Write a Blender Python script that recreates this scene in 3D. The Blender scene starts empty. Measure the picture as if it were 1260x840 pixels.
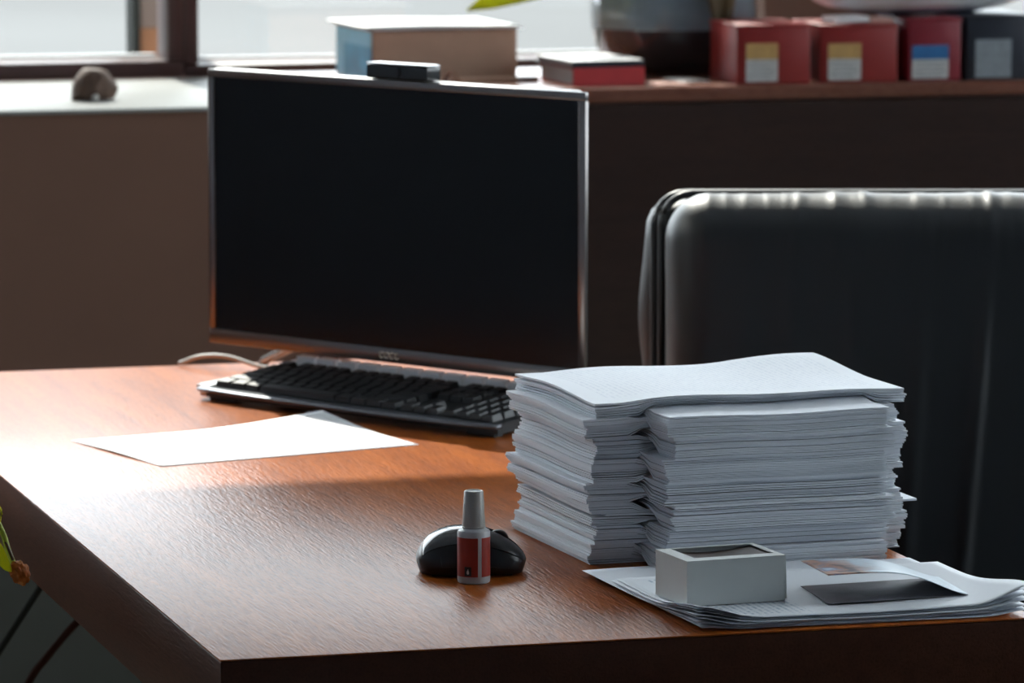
import bpy, bmesh, math, random
from mathutils import Vector, Matrix, noise
R = math.radians
scn = bpy.context.scene
COL = scn.collection

# ------------------------------------------------------------------ camera
cam_d = bpy.data.cameras.new('camera')
cam = bpy.data.objects.new('camera', cam_d); COL.objects.link(cam)
cam.location = (0, 0, 1.474)
cam.rotation_euler = (R(90 - 7.06), 0, 0)
cam_d.sensor_width = 36.0
cam_d.lens = 36.0 * 5976.0 / 1260.0
cam_d.clip_end = 3000
cam_d.dof.use_dof = True
cam_d.dof.focus_distance = 4.2
cam_d.dof.aperture_fstop = 13.0
scn.camera = cam

# ------------------------------------------------------------------ sky, sun, exposure
world = bpy.data.worlds.new('sky'); scn.world = world
world.use_nodes = True
bg = world.node_tree.nodes['Background']
bg.inputs['Color'].default_value = (0.86, 0.93, 1.0, 1)
bg.inputs['Strength'].default_value = 3.6
sun_d = bpy.data.lights.new('sun', 'SUN')
sun_d.energy = 6.0; sun_d.angle = R(0.6); sun_d.color = (1.0, 0.95, 0.86)
sun = bpy.data.objects.new('sun', sun_d); COL.objects.link(sun)
EL = R(41.9)
sun.rotation_euler = Vector((0.287 * math.cos(EL), -0.958 * math.cos(EL), -math.sin(EL))).to_track_quat('-Z', 'Y').to_euler()
vs = scn.view_settings
vs.view_transform = 'Standard'; vs.look = 'None'; vs.gamma = 1.0
vs.use_curve_mapping = False
vs.exposure = 0.82

# ------------------------------------------------------------------ room frame: s along the window wall, t towards it
PSI = R(15.8)
OX, OY = -0.2314, 3.7914
DESK = 0.75
def W(s, t, z=0.0):
    return Vector((OX + s * math.cos(PSI) - t * math.sin(PSI), OY + s * math.sin(PSI) + t * math.cos(PSI), z))

# ------------------------------------------------------------------ materials
def newmat(name):
    m = bpy.data.materials.new(name); m.use_nodes = True
    nt = m.node_tree
    return m, nt, nt.nodes['Principled BSDF']
def mat(name, col, rough=0.5, metal=0.0, spec=0.5, coat=0.0, vary=0.0, scale=40.0, bump=0.0, bscale=200.0, trans=0.0, subs=0.0, rnd=0.0):
    m, nt, b = newmat(name)
    b.inputs['Base Color'].default_value = (*col, 1)
    b.inputs['Roughness'].default_value = rough
    b.inputs['Metallic'].default_value = metal
    b.inputs['Specular IOR Level'].default_value = spec
    b.inputs['Coat Weight'].default_value = coat
    b.inputs['Coat Roughness'].default_value = 0.1
    tc = nt.nodes.new('ShaderNodeTexCoord')
    n = nt.nodes.new('ShaderNodeTexNoise'); n.inputs['Scale'].default_value = scale; n.inputs['Detail'].default_value = 4
    nt.links.new(tc.outputs['Object'], n.inputs['Vector'])
    src = None
    if vary > 0:
        r = nt.nodes.new('ShaderNodeValToRGB')
        r.color_ramp.elements[0].position = 0.3; r.color_ramp.elements[1].position = 0.7
        r.color_ramp.elements[0].color = (*[c * (1 - vary) for c in col], 1)
        r.color_ramp.elements[1].color = (*[min(1, c * (1 + vary)) for c in col], 1)
        nt.links.new(n.outputs['Fac'], r.inputs['Fac']); src = r.outputs['Color']
        nt.links.new(src, b.inputs['Base Color'])
    if rnd > 0:
        oi = nt.nodes.new('ShaderNodeObjectInfo')
        mr = nt.nodes.new('ShaderNodeMapRange'); mr.inputs['To Min'].default_value = 1 - rnd; mr.inputs['To Max'].default_value = 1.0
        nt.links.new(oi.outputs['Random'], mr.inputs['Value'])
        mx = nt.nodes.new('ShaderNodeVectorMath'); mx.operation = 'SCALE'
        if src: nt.links.new(src, mx.inputs[0])
        else: mx.inputs[0].default_value = col
        nt.links.new(mr.outputs['Result'], mx.inputs['Scale'])
        nt.links.new(mx.outputs['Vector'], b.inputs['Base Color'])
    if bump > 0:
        n2 = nt.nodes.new('ShaderNodeTexNoise'); n2.inputs['Scale'].default_value = bscale; n2.inputs['Detail'].default_value = 3
        nt.links.new(tc.outputs['Object'], n2.inputs['Vector'])
        bp = nt.nodes.new('ShaderNodeBump'); bp.inputs['Strength'].default_value = bump; bp.inputs['Distance'].default_value = 0.001
        nt.links.new(n2.outputs['Fac'], bp.inputs['Height']); nt.links.new(bp.outputs['Normal'], b.inputs['Normal'])
    if trans > 0:
        b.inputs['Transmission Weight'].default_value = trans
    if subs > 0:
        tr = nt.nodes.new('ShaderNodeBsdfTranslucent'); tr.inputs['Color'].default_value = (*col, 1)
        ms = nt.nodes.new('ShaderNodeMixShader'); ms.inputs['Fac'].default_value = subs
        nt.links.new(b.outputs['BSDF'], ms.inputs[1]); nt.links.new(tr.outputs['BSDF'], ms.inputs[2])
        nt.links.new(ms.outputs['Shader'], nt.nodes['Material Output'].inputs['Surface'])
    return m
def wood(name, dark, light, rough=0.3, grain=(55, 4, 55), pore=(420, 42, 420), bump=0.25, spec=0.5, dist=0.0006):
    m, nt, b = newmat(name)
    tc = nt.nodes.new('ShaderNodeTexCoord')
    def stretched(sc, detail, dis=0.0):
        mp = nt.nodes.new('ShaderNodeMapping'); mp.inputs['Scale'].default_value = sc
        nt.links.new(tc.outputs['Object'], mp.inputs['Vector'])
        n = nt.nodes.new('ShaderNodeTexNoise'); n.inputs['Scale'].default_value = 1.0; n.inputs['Detail'].default_value = detail
        n.inputs['Distortion'].default_value = dis
        nt.links.new(mp.outputs['Vector'], n.inputs['Vector'])
        return n.outputs['Fac']
    g = stretched(grain, 5, 0.6); p = stretched(pore, 2, 0.3)
    r = nt.nodes.new('ShaderNodeValToRGB')
    r.color_ramp.elements[0].position = 0.25; r.color_ramp.elements[0].color = (*dark, 1)
    r.color_ramp.elements[1].position = 0.75; r.color_ramp.elements[1].color = (*light, 1)
    nt.links.new(g, r.inputs['Fac'])
    pr = nt.nodes.new('ShaderNodeValToRGB')
    pr.color_ramp.elements[0].position = 0.33; pr.color_ramp.elements[0].color = (0.72, 0.66, 0.60, 1)
    pr.color_ramp.elements[1].position = 0.52; pr.color_ramp.elements[1].color = (1, 1, 1, 1)
    nt.links.new(p, pr.inputs['Fac'])
    mx = nt.nodes.new('ShaderNodeMix'); mx.data_type = 'RGBA'; mx.blend_type = 'MULTIPLY'; mx.inputs['Factor'].default_value = 1
    nt.links.new(r.outputs['Color'], mx.inputs['A']); nt.links.new(pr.outputs['Color'], mx.inputs['B'])
    nt.links.new(mx.outputs['Result'], b.inputs['Base Color'])
    bp = nt.nodes.new('ShaderNodeBump'); bp.inputs['Strength'].default_value = bump; bp.inputs['Distance'].default_value = dist
    nt.links.new(p, bp.inputs['Height']); nt.links.new(bp.outputs['Normal'], b.inputs['Normal'])
    b.inputs['Roughness'].default_value = rough
    b.inputs['Specular IOR Level'].default_value = spec
    return m
def thinglass(name, tint=(0.97, 0.985, 0.98), rough=0.02):
    m, nt, b = newmat(name)
    nt.nodes.remove(b)
    tr = nt.nodes.new('ShaderNodeBsdfTransparent'); tr.inputs['Color'].default_value = (*tint, 1)
    gl = nt.nodes.new('ShaderNodeBsdfGlossy'); gl.inputs['Roughness'].default_value = rough
    fr = nt.nodes.new('ShaderNodeFresnel'); fr.inputs['IOR'].default_value = 1.45
    ms = nt.nodes.new('ShaderNodeMixShader')
    nt.links.new(fr.outputs['Fac'], ms.inputs['Fac']); nt.links.new(tr.outputs['BSDF'], ms.inputs[1]); nt.links.new(gl.outputs['BSDF'], ms.inputs[2])
    nt.links.new(ms.outputs['Shader'], nt.nodes['Material Output'].inputs['Surface'])
    return m
def printed(name, base, ink, axis=0, pitch=0.0052, x0=0.02, x1=0.28, y0=0.02, y1=0.19, density=0.5, rnd=0.0):
    """paper with printed lines of writing; lines are stacked along `axis`, in the sheet's own coordinates"""
    m, nt, b = newmat(name)
    N = nt.nodes.new; L = nt.links.new
    tc = N('ShaderNodeTexCoord'); sp = N('ShaderNodeSeparateXYZ'); L(tc.outputs['Object'], sp.inputs['Vector'])
    a, c = ('X', 'Y') if axis == 0 else ('Y', 'X')
    def math_(op, i0, i1=None):
        n = N('ShaderNodeMath'); n.operation = op
        for k, i in enumerate((i0, i1)):
            if i is None: continue
            if isinstance(i, (int, float)): n.inputs[k].default_value = i
            else: L(i, n.inputs[k])
        return n.outputs[0]
    la = sp.outputs[a]; lc = sp.outputs[c]
    fr = math_('FRACT', math_('DIVIDE', la, pitch))
    line = math_('LESS_THAN', fr, 0.42)
    row = math_('FLOOR', math_('DIVIDE', la, pitch))
    cb = N('ShaderNodeCombineXYZ'); L(math_('MULTIPLY', row, 7.31), cb.inputs['X']); L(math_('MULTIPLY', lc, 420.0), cb.inputs['Y'])
    nz = N('ShaderNodeTexNoise'); nz.inputs['Scale'].default_value = 1.0; nz.inputs['Detail'].default_value = 1; L(cb.outputs['Vector'], nz.inputs['Vector'])
    word = math_('GREATER_THAN', nz.outputs['Fac'], 1 - density)
    msk = math_('MULTIPLY', line, word)
    for src, lo, hi in ((sp.outputs['X'], x0, x1), (sp.outputs['Y'], y0, y1)):
        msk = math_('MULTIPLY', msk, math_('MULTIPLY', math_('GREATER_THAN', src, lo), math_('LESS_THAN', src, hi)))
    mx = N('ShaderNodeMix'); mx.data_type = 'RGBA'; mx.inputs['A'].default_value = (*base, 1); mx.inputs['B'].default_value = (*ink, 1)
    L(msk, mx.inputs['Factor']); L(mx.outputs['Result'], b.inputs['Base Color'])
    b.inputs['Roughness'].default_value = 0.6
    return m

M = {}
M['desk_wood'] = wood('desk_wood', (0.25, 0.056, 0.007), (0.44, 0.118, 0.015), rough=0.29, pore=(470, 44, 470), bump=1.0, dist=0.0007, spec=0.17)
M['desk_side'] = wood('desk_side', (0.055, 0.019, 0.011), (0.085, 0.030, 0.016), rough=0.33, bump=0.45, spec=0.15)  # darker copy of the desk wood, the shading of its sides put into the colour
M['cabinet_wood'] = wood('cabinet_wood', (0.026, 0.012, 0.009), (0.040, 0.019, 0.014), rough=0.28, grain=(6, 40, 60), pore=(60, 300, 400), bump=0.06)
M['cabinet_top'] = wood('cabinet_top', (0.16, 0.060, 0.040), (0.23, 0.090, 0.060), rough=0.25, grain=(6, 50, 60), pore=(60, 300, 400), bump=0.06)
M['wall'] = mat('wall_paint', (0.17, 0.088, 0.060), 0.85, vary=0.04, scale=6, bump=0.15, bscale=300)
M['roomwall'] = mat('room_paint', (0.35, 0.41, 0.49), 0.9, vary=0.03, scale=4)
M['ceiling'] = mat('ceiling_paint', (0.72, 0.75, 0.79), 0.9, vary=0.02, scale=4)
M['floor'] = mat('carpet', (0.17, 0.165, 0.14), 0.95, vary=0.15, scale=90, bump=0.4, bscale=600)
M['skirting'] = mat('skirting_panel', (0.062, 0.066, 0.054), 0.7, vary=0.06, scale=10)
M['sill'] = mat('sill_white', (0.26, 0.27, 0.265), 0.5, spec=0.12, vary=0.02, scale=8)
M['frame'] = mat('window_frame', (0.060, 0.022, 0.020), 0.4, vary=0.08, scale=20)
M['glass'] = thinglass('glass')
M['outsill'] = mat('outer_sill_metal', (0.22, 0.225, 0.23), 0.5, vary=0.03)
M['ground'] = mat('pale_ground', (0.102, 0.102, 0.101), 1.0, spec=0.0, vary=0.14, scale=0.02)
M['pier'] = mat('outer_pier', (0.20, 0.15, 0.13), 0.8, vary=0.1, scale=4)
M['brick'] = mat('outer_brick', (0.30, 0.14, 0.07), 0.8, vary=0.15, scale=8)
M['paper'] = mat('paper', (0.80, 0.83, 0.88), 0.65, rnd=0.10, vary=0.02, scale=12)
M['sheet'] = mat('sheet', (0.85, 0.86, 0.88), 0.6, vary=0.01, scale=10)
M['toppage'] = printed('top_page', (0.82, 0.84, 0.88), (0.70, 0.73, 0.79), axis=0, pitch=0.0055, density=0.5)
M['page'] = printed('text_page', (0.78, 0.81, 0.85), (0.36, 0.44, 0.54), axis=0, pitch=0.0058, x0=0.022, x1=0.105, y0=0.012, y1=0.2, density=0.5)
M['black'] = mat('black_plastic', (0.012, 0.013, 0.015), 0.38, vary=0.1)
M['black_gloss'] = mat('black_gloss', (0.010, 0.011, 0.013), 0.16, vary=0.1)
M['key'] = mat('key_plastic', (0.012, 0.013, 0.015), 0.42)
M['silver'] = mat('silver_plastic', (0.55, 0.56, 0.58), 0.32, metal=0.3, vary=0.04)
M['media_key'] = mat('media_key', (0.82, 0.83, 0.84), 0.35, vary=0.03)
M['dark_silver'] = mat('keyboard_trim', (0.16, 0.17, 0.19), 0.3, metal=0.5, vary=0.04)
M['bezel'] = mat('bezel', (0.20, 0.185, 0.18), 0.26, metal=0.75, vary=0.03)
M['edge'] = mat('monitor_edge', (0.60, 0.60, 0.58), 0.38, metal=0.3, vary=0.03)  # pale so that the light on the monitor's top strip sits in the colour
M['screen'] = mat('screen', (0.004, 0.005, 0.007), 0.2, spec=0.2, vary=0.05)
M['logo'] = mat('logo_metal', (0.75, 0.62, 0.5), 0.25, metal=0.9)
M['mouse'] = mat('mouse_black', (0.010, 0.010, 0.011), 0.33)
M['mouse_top'] = mat('mouse_cover', (0.045, 0.048, 0.052), 0.22, coat=0.4)
M['bottle'] = mat('bottle_plastic', (0.45, 0.46, 0.47), 0.35, vary=0.02)
M['cap'] = mat('cap_plastic', (0.33, 0.32, 0.295), 0.4, vary=0.02)
M['redlabel'] = mat('red_label', (0.30, 0.018, 0.006), 0.4, vary=0.08, scale=80)
M['blacklabel'] = mat('black_label', (0.025, 0.02, 0.02), 0.4)
M['whitelabel'] = mat('white_label', (0.7, 0.7, 0.68), 0.5)
M['carton'] = mat('carton', (0.58, 0.60, 0.58), 0.36, metal=0.0, vary=0.03, scale=30, coat=0.15)
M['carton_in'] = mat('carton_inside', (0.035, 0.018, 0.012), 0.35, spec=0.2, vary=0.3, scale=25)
M['leather'] = mat('leather', (0.012, 0.015, 0.018), 0.43, spec=0.6, bump=0.25, bscale=500)
M['chrome'] = mat('chrome', (0.6, 0.6, 0.6), 0.2, metal=1.0)
M['cable'] = mat('grey_cable', (0.55, 0.53, 0.50), 0.45)
M['cable_dark'] = mat('dark_cable', (0.022, 0.024, 0.022), 0.9, spec=0.1)
M['cable_brown'] = mat('brown_cable', (0.035, 0.013, 0.009), 0.9, spec=0.1)
M['stone'] = mat('stone', (0.085, 0.048, 0.032), 0.75, vary=0.35, scale=45, bump=0.6, bscale=120)
M['quartz'] = mat('quartz', (0.72, 0.70, 0.66), 0.5)
M['kraft'] = mat('kraft', (0.46, 0.285, 0.20), 0.8, vary=0.05, scale=30)
M['white'] = mat('white_card', (0.85, 0.85, 0.85), 0.5)
M['blue'] = mat('blue_print', (0.005, 0.25, 0.45), 0.45, vary=0.2, scale=30)
M['lightblue'] = mat('light_blue_print', (0.16, 0.48, 0.66), 0.45, vary=0.1, scale=30)
M['red'] = mat('red_cover', (0.50, 0.035, 0.040), 0.5, vary=0.06)
M['navy'] = mat('navy_cover', (0.018, 0.022, 0.035), 0.4, vary=0.1)
M['pages'] = mat('book_pages', (0.42, 0.42, 0.42), 0.7, vary=0.1, scale=300)
M['binder'] = mat('binder_red', (0.25, 0.014, 0.013), 0.45, vary=0.06)
M['binder2'] = mat('binder_crimson', (0.22, 0.011, 0.024), 0.45, vary=0.06)
M['label_white'] = mat('label_white', (0.52, 0.51, 0.50), 0.6, vary=0.12, scale=120)
M['label_yellow'] = mat('label_yellow', (0.52, 0.31, 0.11), 0.6, vary=0.1, scale=120)
M['label_grey'] = mat('label_grey', (0.25, 0.28, 0.31), 0.6, vary=0.12, scale=120)
M['label_blue'] = mat('label_blue', (0.02, 0.14, 0.36), 0.6, vary=0.12, scale=120)
M['pot'] = mat('pot_glaze', (0.030, 0.030, 0.034), 0.12, vary=0.3, scale=14, coat=0.5)
M['pot_band'] = mat('pot_band', (0.16, 0.20, 0.23), 0.15, vary=0.2, scale=20, coat=0.5)
M['soil'] = mat('soil', (0.03, 0.02, 0.012), 0.95, vary=0.4, scale=120, bump=0.8)
M['leaf'] = mat('leaf', (0.22, 0.30, 0.02), 0.4, subs=0.45, vary=0.15, scale=25)
M['leaf_yellow'] = mat('leaf_yellow', (0.55, 0.55, 0.015), 0.4, subs=0.5, vary=0.12, scale=25)
M['leaf_brown'] = mat('leaf_brown', (0.09, 0.055, 0.015), 0.5, subs=0.15, vary=0.2, scale=25)
M['stem'] = mat('stem', (0.36, 0.42, 0.04), 0.5, subs=0.2)
M['petal'] = mat('withered_petal', (0.42, 0.13, 0.01), 0.6, subs=0.4, vary=0.3, scale=200)
M['terracotta'] = mat('terracotta', (0.35, 0.13, 0.07), 0.8, vary=0.1)
M['dish'] = mat('dish_white', (0.80, 0.81, 0.83), 0.2, coat=0.4)
M['dish_blue'] = mat('dish_blue', (0.03, 0.07, 0.18), 0.2, coat=0.4)
M['rod'] = mat('pale_rod', (0.42, 0.33, 0.30), 0.5)
M['clear'] = thinglass('clear_plastic', (0.9, 0.9, 0.9), 0.08)
M['pink'] = mat('pink_paper', (0.62, 0.36, 0.30), 0.7)
def leaflet_mat():
    m, nt, b = newmat('leaflet_print')
    N = nt.nodes.new; L = nt.links.new
    tc = N('ShaderNodeTexCoord'); sp = N('ShaderNodeSeparateXYZ'); L(tc.outputs['Object'], sp.inputs['Vector'])
    n = N('ShaderNodeTexNoise'); n.inputs['Scale'].default_value = 45; n.inputs['Detail'].default_value = 3; L(tc.outputs['Object'], n.inputs['Vector'])
    r = N('ShaderNodeValToRGB'); e = r.color_ramp.elements
    e[0].position = 0.35; e[0].color = (0.05, 0.04, 0.05, 1)
    e[1].position = 0.66; e[1].color = (0.45, 0.55, 0.65, 1)
    for pos, c in ((0.46, (0.40, 0.16, 0.08, 1)), (0.53, (0.30, 0.16, 0.14, 1)), (0.58, (0.10, 0.12, 0.25, 1))):
        q = e.new(pos); q.color = c
    L(n.outputs['Fac'], r.inputs['Fac'])
    mr = N('ShaderNodeMapRange'); mr.inputs['From Min'].default_value = 0.05; mr.inputs['From Max'].default_value = 0.085
    ad = N('ShaderNodeMath'); ad.operation = 'MULTIPLY_ADD'; ad.inputs[1].default_value = 0.05; L(n.outputs['Fac'], ad.inputs[0]); L(sp.outputs['X'], ad.inputs[2])
    L(ad.outputs[0], mr.inputs['Value'])
    mx = N('ShaderNodeMix'); mx.data_type = 'RGBA'; L(mr.outputs['Result'], mx.inputs['Factor'])
    L(r.outputs['Color'], mx.inputs['A']); mx.inputs['B'].default_value = (0.62, 0.72, 0.80, 1)
    L(mx.outputs['Result'], b.inputs['Base Color']); b.inputs['Roughness'].default_value = 0.3
    return m
M['leaflet'] = leaflet_mat()
M['leaflet_shade'] = mat('leaflet_shade', (0.20, 0.185, 0.20), 0.5, spec=0.2, vary=0.3, scale=30)  # grey holds the shade beneath the raised upper leaf

# ------------------------------------------------------------------ mesh helpers
def obj(name, bm, m, parent=None, loc=None, rotz=0.0, smooth=False):
    me = bpy.data.meshes.new(name)
    bmesh.ops.recalc_face_normals(bm, faces=bm.faces[:])
    if smooth:
        for f in bm.faces: f.smooth = True
        if smooth != 'all':
            for e in bm.edges:
                if len(e.link_faces) == 2 and e.calc_face_angle(0) > R(smooth if not isinstance(smooth, bool) else 35): e.smooth = False
    bm.to_mesh(me); bm.free()
    me.materials.append(M[m] if isinstance(m, str) else m)
    o = bpy.data.objects.new(name, me); COL.objects.link(o)
    if parent: o.parent = parent
    if loc is not None: o.location = loc
    o.rotation_euler = (0, 0, rotz)
    return o
def tag(o, label=None, cat=None, group=None, kind=None):
    if label: o['label'] = label
    if cat: o['category'] = cat
    if group: o['group'] = group
    if kind: o['kind'] = kind
    return o
def thing(name, label, cat, loc, rotz=0.0, group=None):
    o = bpy.data.objects.new(name, None); COL.objects.link(o)
    o.empty_display_size = 0.05
    o.location = loc; o.rotation_euler = (0, 0, rotz)
    return tag(o, label, cat, group)
def box(x0, x1, y0, y1, z0, z1, bev=0.0, seg=2, bm=None):
    b = bmesh.new()
    vsx = [b.verts.new((x, y, z)) for z in (z0, z1) for y in (y0, y1) for x in (x0, x1)]
    for f in ((0, 2, 3, 1), (4, 5, 7, 6), (0, 1, 5, 4), (2, 6, 7, 3), (0, 4, 6, 2), (1, 3, 7, 5)):
        b.faces.new([vsx[i] for i in f])
    if bev > 0:
        bmesh.ops.bevel(b, geom=b.edges[:], offset=bev, segments=seg, affect='EDGES', profile=0.5)
    if bm is None: return b
    return join(bm, b)
def join(bm, other):
    me = bpy.data.meshes.new('tmp'); other.to_mesh(me); other.free()
    bm.from_mesh(me); bpy.data.meshes.remove(me)
    return bm
def lathe(prof, n=32, bm=None):
    b = bm or bmesh.new()
    rings = []
    for r, z in prof:
        if r < 1e-6: rings.append([b.verts.new((0, 0, z))])
        else: rings.append([b.verts.new((r * math.cos(2 * math.pi * k / n), r * math.sin(2 * math.pi * k / n), z)) for k in range(n)])
    for a, c in zip(rings, rings[1:]):
        for k in range(n):
            k2 = (k + 1) % n
            if len(a) == 1 and len(c) == 1: continue
            if len(a) == 1: b.faces.new((a[0], c[k], c[k2]))
            elif len(c) == 1: b.faces.new((a[k], a[k2], c[0]))
            else: b.faces.new((a[k], a[k2], c[k2], c[k]))
    return b
def tube(pts, r, n=10, bm=None, caps=True):
    b = bm or bmesh.new()
    pts = [Vector(p) for p in pts]; rings = []
    for i, p in enumerate(pts):
        d = (pts[min(i + 1, len(pts) - 1)] - pts[max(i - 1, 0)]).normalized()
        up = Vector((0, 0, 1)) if abs(d.z) < 0.95 else Vector((1, 0, 0))
        a = d.cross(up).normalized(); c = a.cross(d).normalized()
        rr = r[i] if isinstance(r, (list, tuple)) else r
        rings.append([b.verts.new(p + (a * math.cos(2 * math.pi * k / n) + c * math.sin(2 * math.pi * k / n)) * rr) for k in range(n)])
    for a, c in zip(rings, rings[1:]):
        for k in range(n): b.faces.new((a[k], a[(k + 1) % n], c[(k + 1) % n], c[k]))
    if caps:
        b.faces.new(rings[0][::-1]); b.faces.new(rings[-1])
    return b
def spline(ctrl, n=8):
    P = [Vector(c) for c in ctrl]; P = [P[0] * 2 - P[1]] + P + [P[-1] * 2 - P[-2]]
    out = []
    for i in range(1, len(P) - 2):
        for k in range(n):
            t = k / n
            out.append(0.5 * ((2 * P[i]) + (P[i + 1] - P[i - 1]) * t + (2 * P[i - 1] - 5 * P[i] + 4 * P[i + 1] - P[i + 2]) * t * t + (3 * P[i] - P[i - 1] - 3 * P[i + 1] + P[i + 2]) * t ** 3))
    out.append(P[-2]); return out
def slab(nx, ny, top, bot):
    """closed thin solid from two height maps: top(u,v) and bot(u,v) give points, u,v in 0..1"""
    b = bmesh.new()
    T = [[b.verts.new(top(i / nx, j / ny)) for i in range(nx + 1)] for j in range(ny + 1)]
    B = [[b.verts.new(bot(i / nx, j / ny)) for i in range(nx + 1)] for j in range(ny + 1)]
    for j in range(ny):
        for i in range(nx):
            b.faces.new((T[j][i], T[j][i + 1], T[j + 1][i + 1], T[j + 1][i]))
            b.faces.new((B[j][i], B[j + 1][i], B[j + 1][i + 1], B[j][i + 1]))
    for i in range(nx):
        b.faces.new((T[0][i], B[0][i], B[0][i + 1], T[0][i + 1])); b.faces.new((T[ny][i], T[ny][i + 1], B[ny][i + 1], B[ny][i]))
    for j in range(ny):
        b.faces.new((T[j][0], T[j + 1][0], B[j + 1][0], B[j][0])); b.faces.new((T[j][nx], B[j][nx], B[j + 1][nx], T[j + 1][nx]))
    return b
def rbox(sx, sy, sz, r, n=(12, 6, 12), disp=None):
    """softly rounded box centred on the origin, subdivided; disp(point, normal) may push points"""
    b = bmesh.new(); cache = {}
    def vert(p):
        key = tuple(round(c, 6) for c in p)
        if key not in cache:
            q = Vector((p[0] * sx / 2, p[1] * sy / 2, p[2] * sz / 2))
            inner = Vector([max(-h + r, min(h - r, c)) for c, h in zip(q, (sx / 2, sy / 2, sz / 2))])
            d = q - inner
            nrm = d.normalized() if d.length > 1e-9 else Vector(p)
            q = inner + nrm * r
            if disp: q = q + disp(q, nrm)
            cache[key] = b.verts.new(q)
        return cache[key]
    def lin(k, n): return [-1 + 2 * i / n for i in range(n + 1)]
    for ax in range(3):
        a1, a2 = [(1, 2), (0, 2), (0, 1)][ax]
        L1, L2 = lin(a1, n[a1]), lin(a2, n[a2])
        for sgn in (-1, 1):
            for i in range(n[a1]):
                for j in range(n[a2]):
                    q = []
                    for (u, v) in ((L1[i], L2[j]), (L1[i + 1], L2[j]), (L1[i + 1], L2[j + 1]), (L1[i], L2[j + 1])):
                        p = [0, 0, 0]; p[ax] = sgn; p[a1] = u; p[a2] = v; q.append(vert(p))
                    if len(set(q)) == 4: b.faces.new(q)
    return b
def move(bm, v=(0, 0, 0), rx=0.0, ry=0.0, rz=0.0):
    m = Matrix.Translation(v) @ Matrix.Rotation(rz, 4, 'Z') @ Matrix.Rotation(ry, 4, 'Y') @ Matrix.Rotation(rx, 4, 'X')
    bmesh.ops.transform(bm, matrix=m, verts=bm.verts[:]); return bm
def sstep(x): x = max(0.0, min(1.0, x)); return x * x * (3 - 2 * x)
def struct(name, bm, m, parent=None, label=None, smooth=False):
    o = obj(name, bm, m, parent, None if parent else W(0, 0, 0), 0.0 if parent else PSI, smooth)
    if not parent: o['kind'] = 'structure'
    return o

# ------------------------------------------------------------------ the room
SL, SR, TF, TB, TW, CEIL = -3.0, 3.6, -5.2, 3.0, 3.75, 3.5
HEAD, SILL, ALC, TG = 3.316, 0.9597, 3.45, 3.62
OPL, OPR, OPR2, SEND = -2.7, 1.625, 1.86, 0.80
struct('floor', box(SL - .15, SR + .15, TF - .15, TW, -0.1, 0.0), 'floor')
struct('ceiling', box(SL - .15, SR + .15, TF - .15, TW, CEIL, CEIL + .1), 'ceiling')
wb = box(SL - .15, SEND, TB, TW, 0, SILL - 0.006)                 # thick parapet under the deep sill
box(SEND, SR + .15, ALC, TW, 0, SILL - 0.03, bm=wb)             # recess that holds the sideboard
box(SL - .15, SR + .15, TB, TW, HEAD, CEIL, bm=wb)              # lintel
box(SL - .15, OPL, TB, TW, SILL - 0.03, HEAD, bm=wb)
box(OPR, OPR2, ALC, TW, SILL - 0.03, HEAD, bm=wb)
box(3.5, SR + .15, ALC, TW, SILL - 0.03, HEAD, bm=wb)
struct('wall_back', wb, 'wall')
struct('wall_left', box(SL - .15, SL, TF - .15, TB, 0, CEIL), 'roomwall')
wr = box(SR, SR + .15, TF - .15, ALC, 0, 1.0)
box(SR, SR + .15, TF - .15, ALC, 3.2, CEIL, bm=wr)
box(SR, SR + .15, TF - .15, -1.0, 1.0, 3.2, bm=wr)
box(SR, SR + .15, 2.8, ALC, 1.0, 3.2, bm=wr)
struct('wall_right', wr, 'roomwall')
struct('wall_front', box(SL, SR, TF - .15, TF, 0, CEIL), 'roomwall')
struct('baseboard_back', box(SL, SEND, TB - 0.015, TB, 0, 0.37, 0.003), 'skirting')
sl = box(OPL, SEND, TB - 0.004, TG - 0.035, SILL - 0.006, SILL, 0.0015)
struct('trim_1', sl, 'sill', smooth=True)
struct('trim_2', box(SEND, 3.5, ALC, TG - 0.035, SILL - 0.03, SILL, 0.003), 'sill', smooth=True)
def window(name, s0, s1, z0, z1, t0, t1, rail, gz0):
    fr = box(s0, s1, t0, t1, z0, gz0, 0.004)
    box(s0, s1, t0, t1, z1 - rail, z1, 0.004, bm=fr)
    box(s0, s0 + rail, t0, t1, gz0, z1 - rail, 0.004, bm=fr)
    box(s1 - rail, s1, t0, t1, gz0, z1 - rail, 0.004, bm=fr)
    o = struct(name, fr, 'frame', smooth=True)
    tm = (t0 + t1) / 2
    pb = box(s0 + rail, s1 - rail, tm - 0.003, tm + 0.003, gz0, z1 - rail)
    obj('pane', pb, 'glass', o)
    gb = box(s0 + rail, s1 - rail, t1, t1 + 0.02, gz0 - 0.01, gz0 + 0.006, 0.002)
    obj('weather_bar', gb, 'outsill', o)
    return o
window('window_1', OPL, 0.7315, SILL, HEAD, TG - 0.035, TG + 0.045, 0.0245, 0.9862)
window('window_2', 0.7315, OPR, SILL, HEAD, TG - 0.035, TG + 0.045, 0.0245, 0.9795)
window('window_3', OPR2, 3.5, SILL, HEAD, TG - 0.035, TG + 0.045, 0.0245, 0.9795)
w4 = box(SR + 0.05, SR + 0.11, -1.0, 2.8, 1.0, 1.05, 0.004)
box(SR + 0.05, SR + 0.11, -1.0, 2.8, 3.15, 3.2, 0.004, bm=w4)
for a, b_ in ((-1.0, -0.95), (0.875, 0.925), (2.75, 2.8)): box(SR + 0.05, SR + 0.11, a, b_, 1.05, 3.15, 0.004, bm=w4)
w4 = struct('window_4', w4, 'frame', smooth=True)
for a, b_ in ((-0.95, 0.875), (0.925, 2.75)): obj('pane', box(SR + 0.077, SR + 0.083, a, b_, 1.05, 3.15), 'glass', w4)
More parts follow.
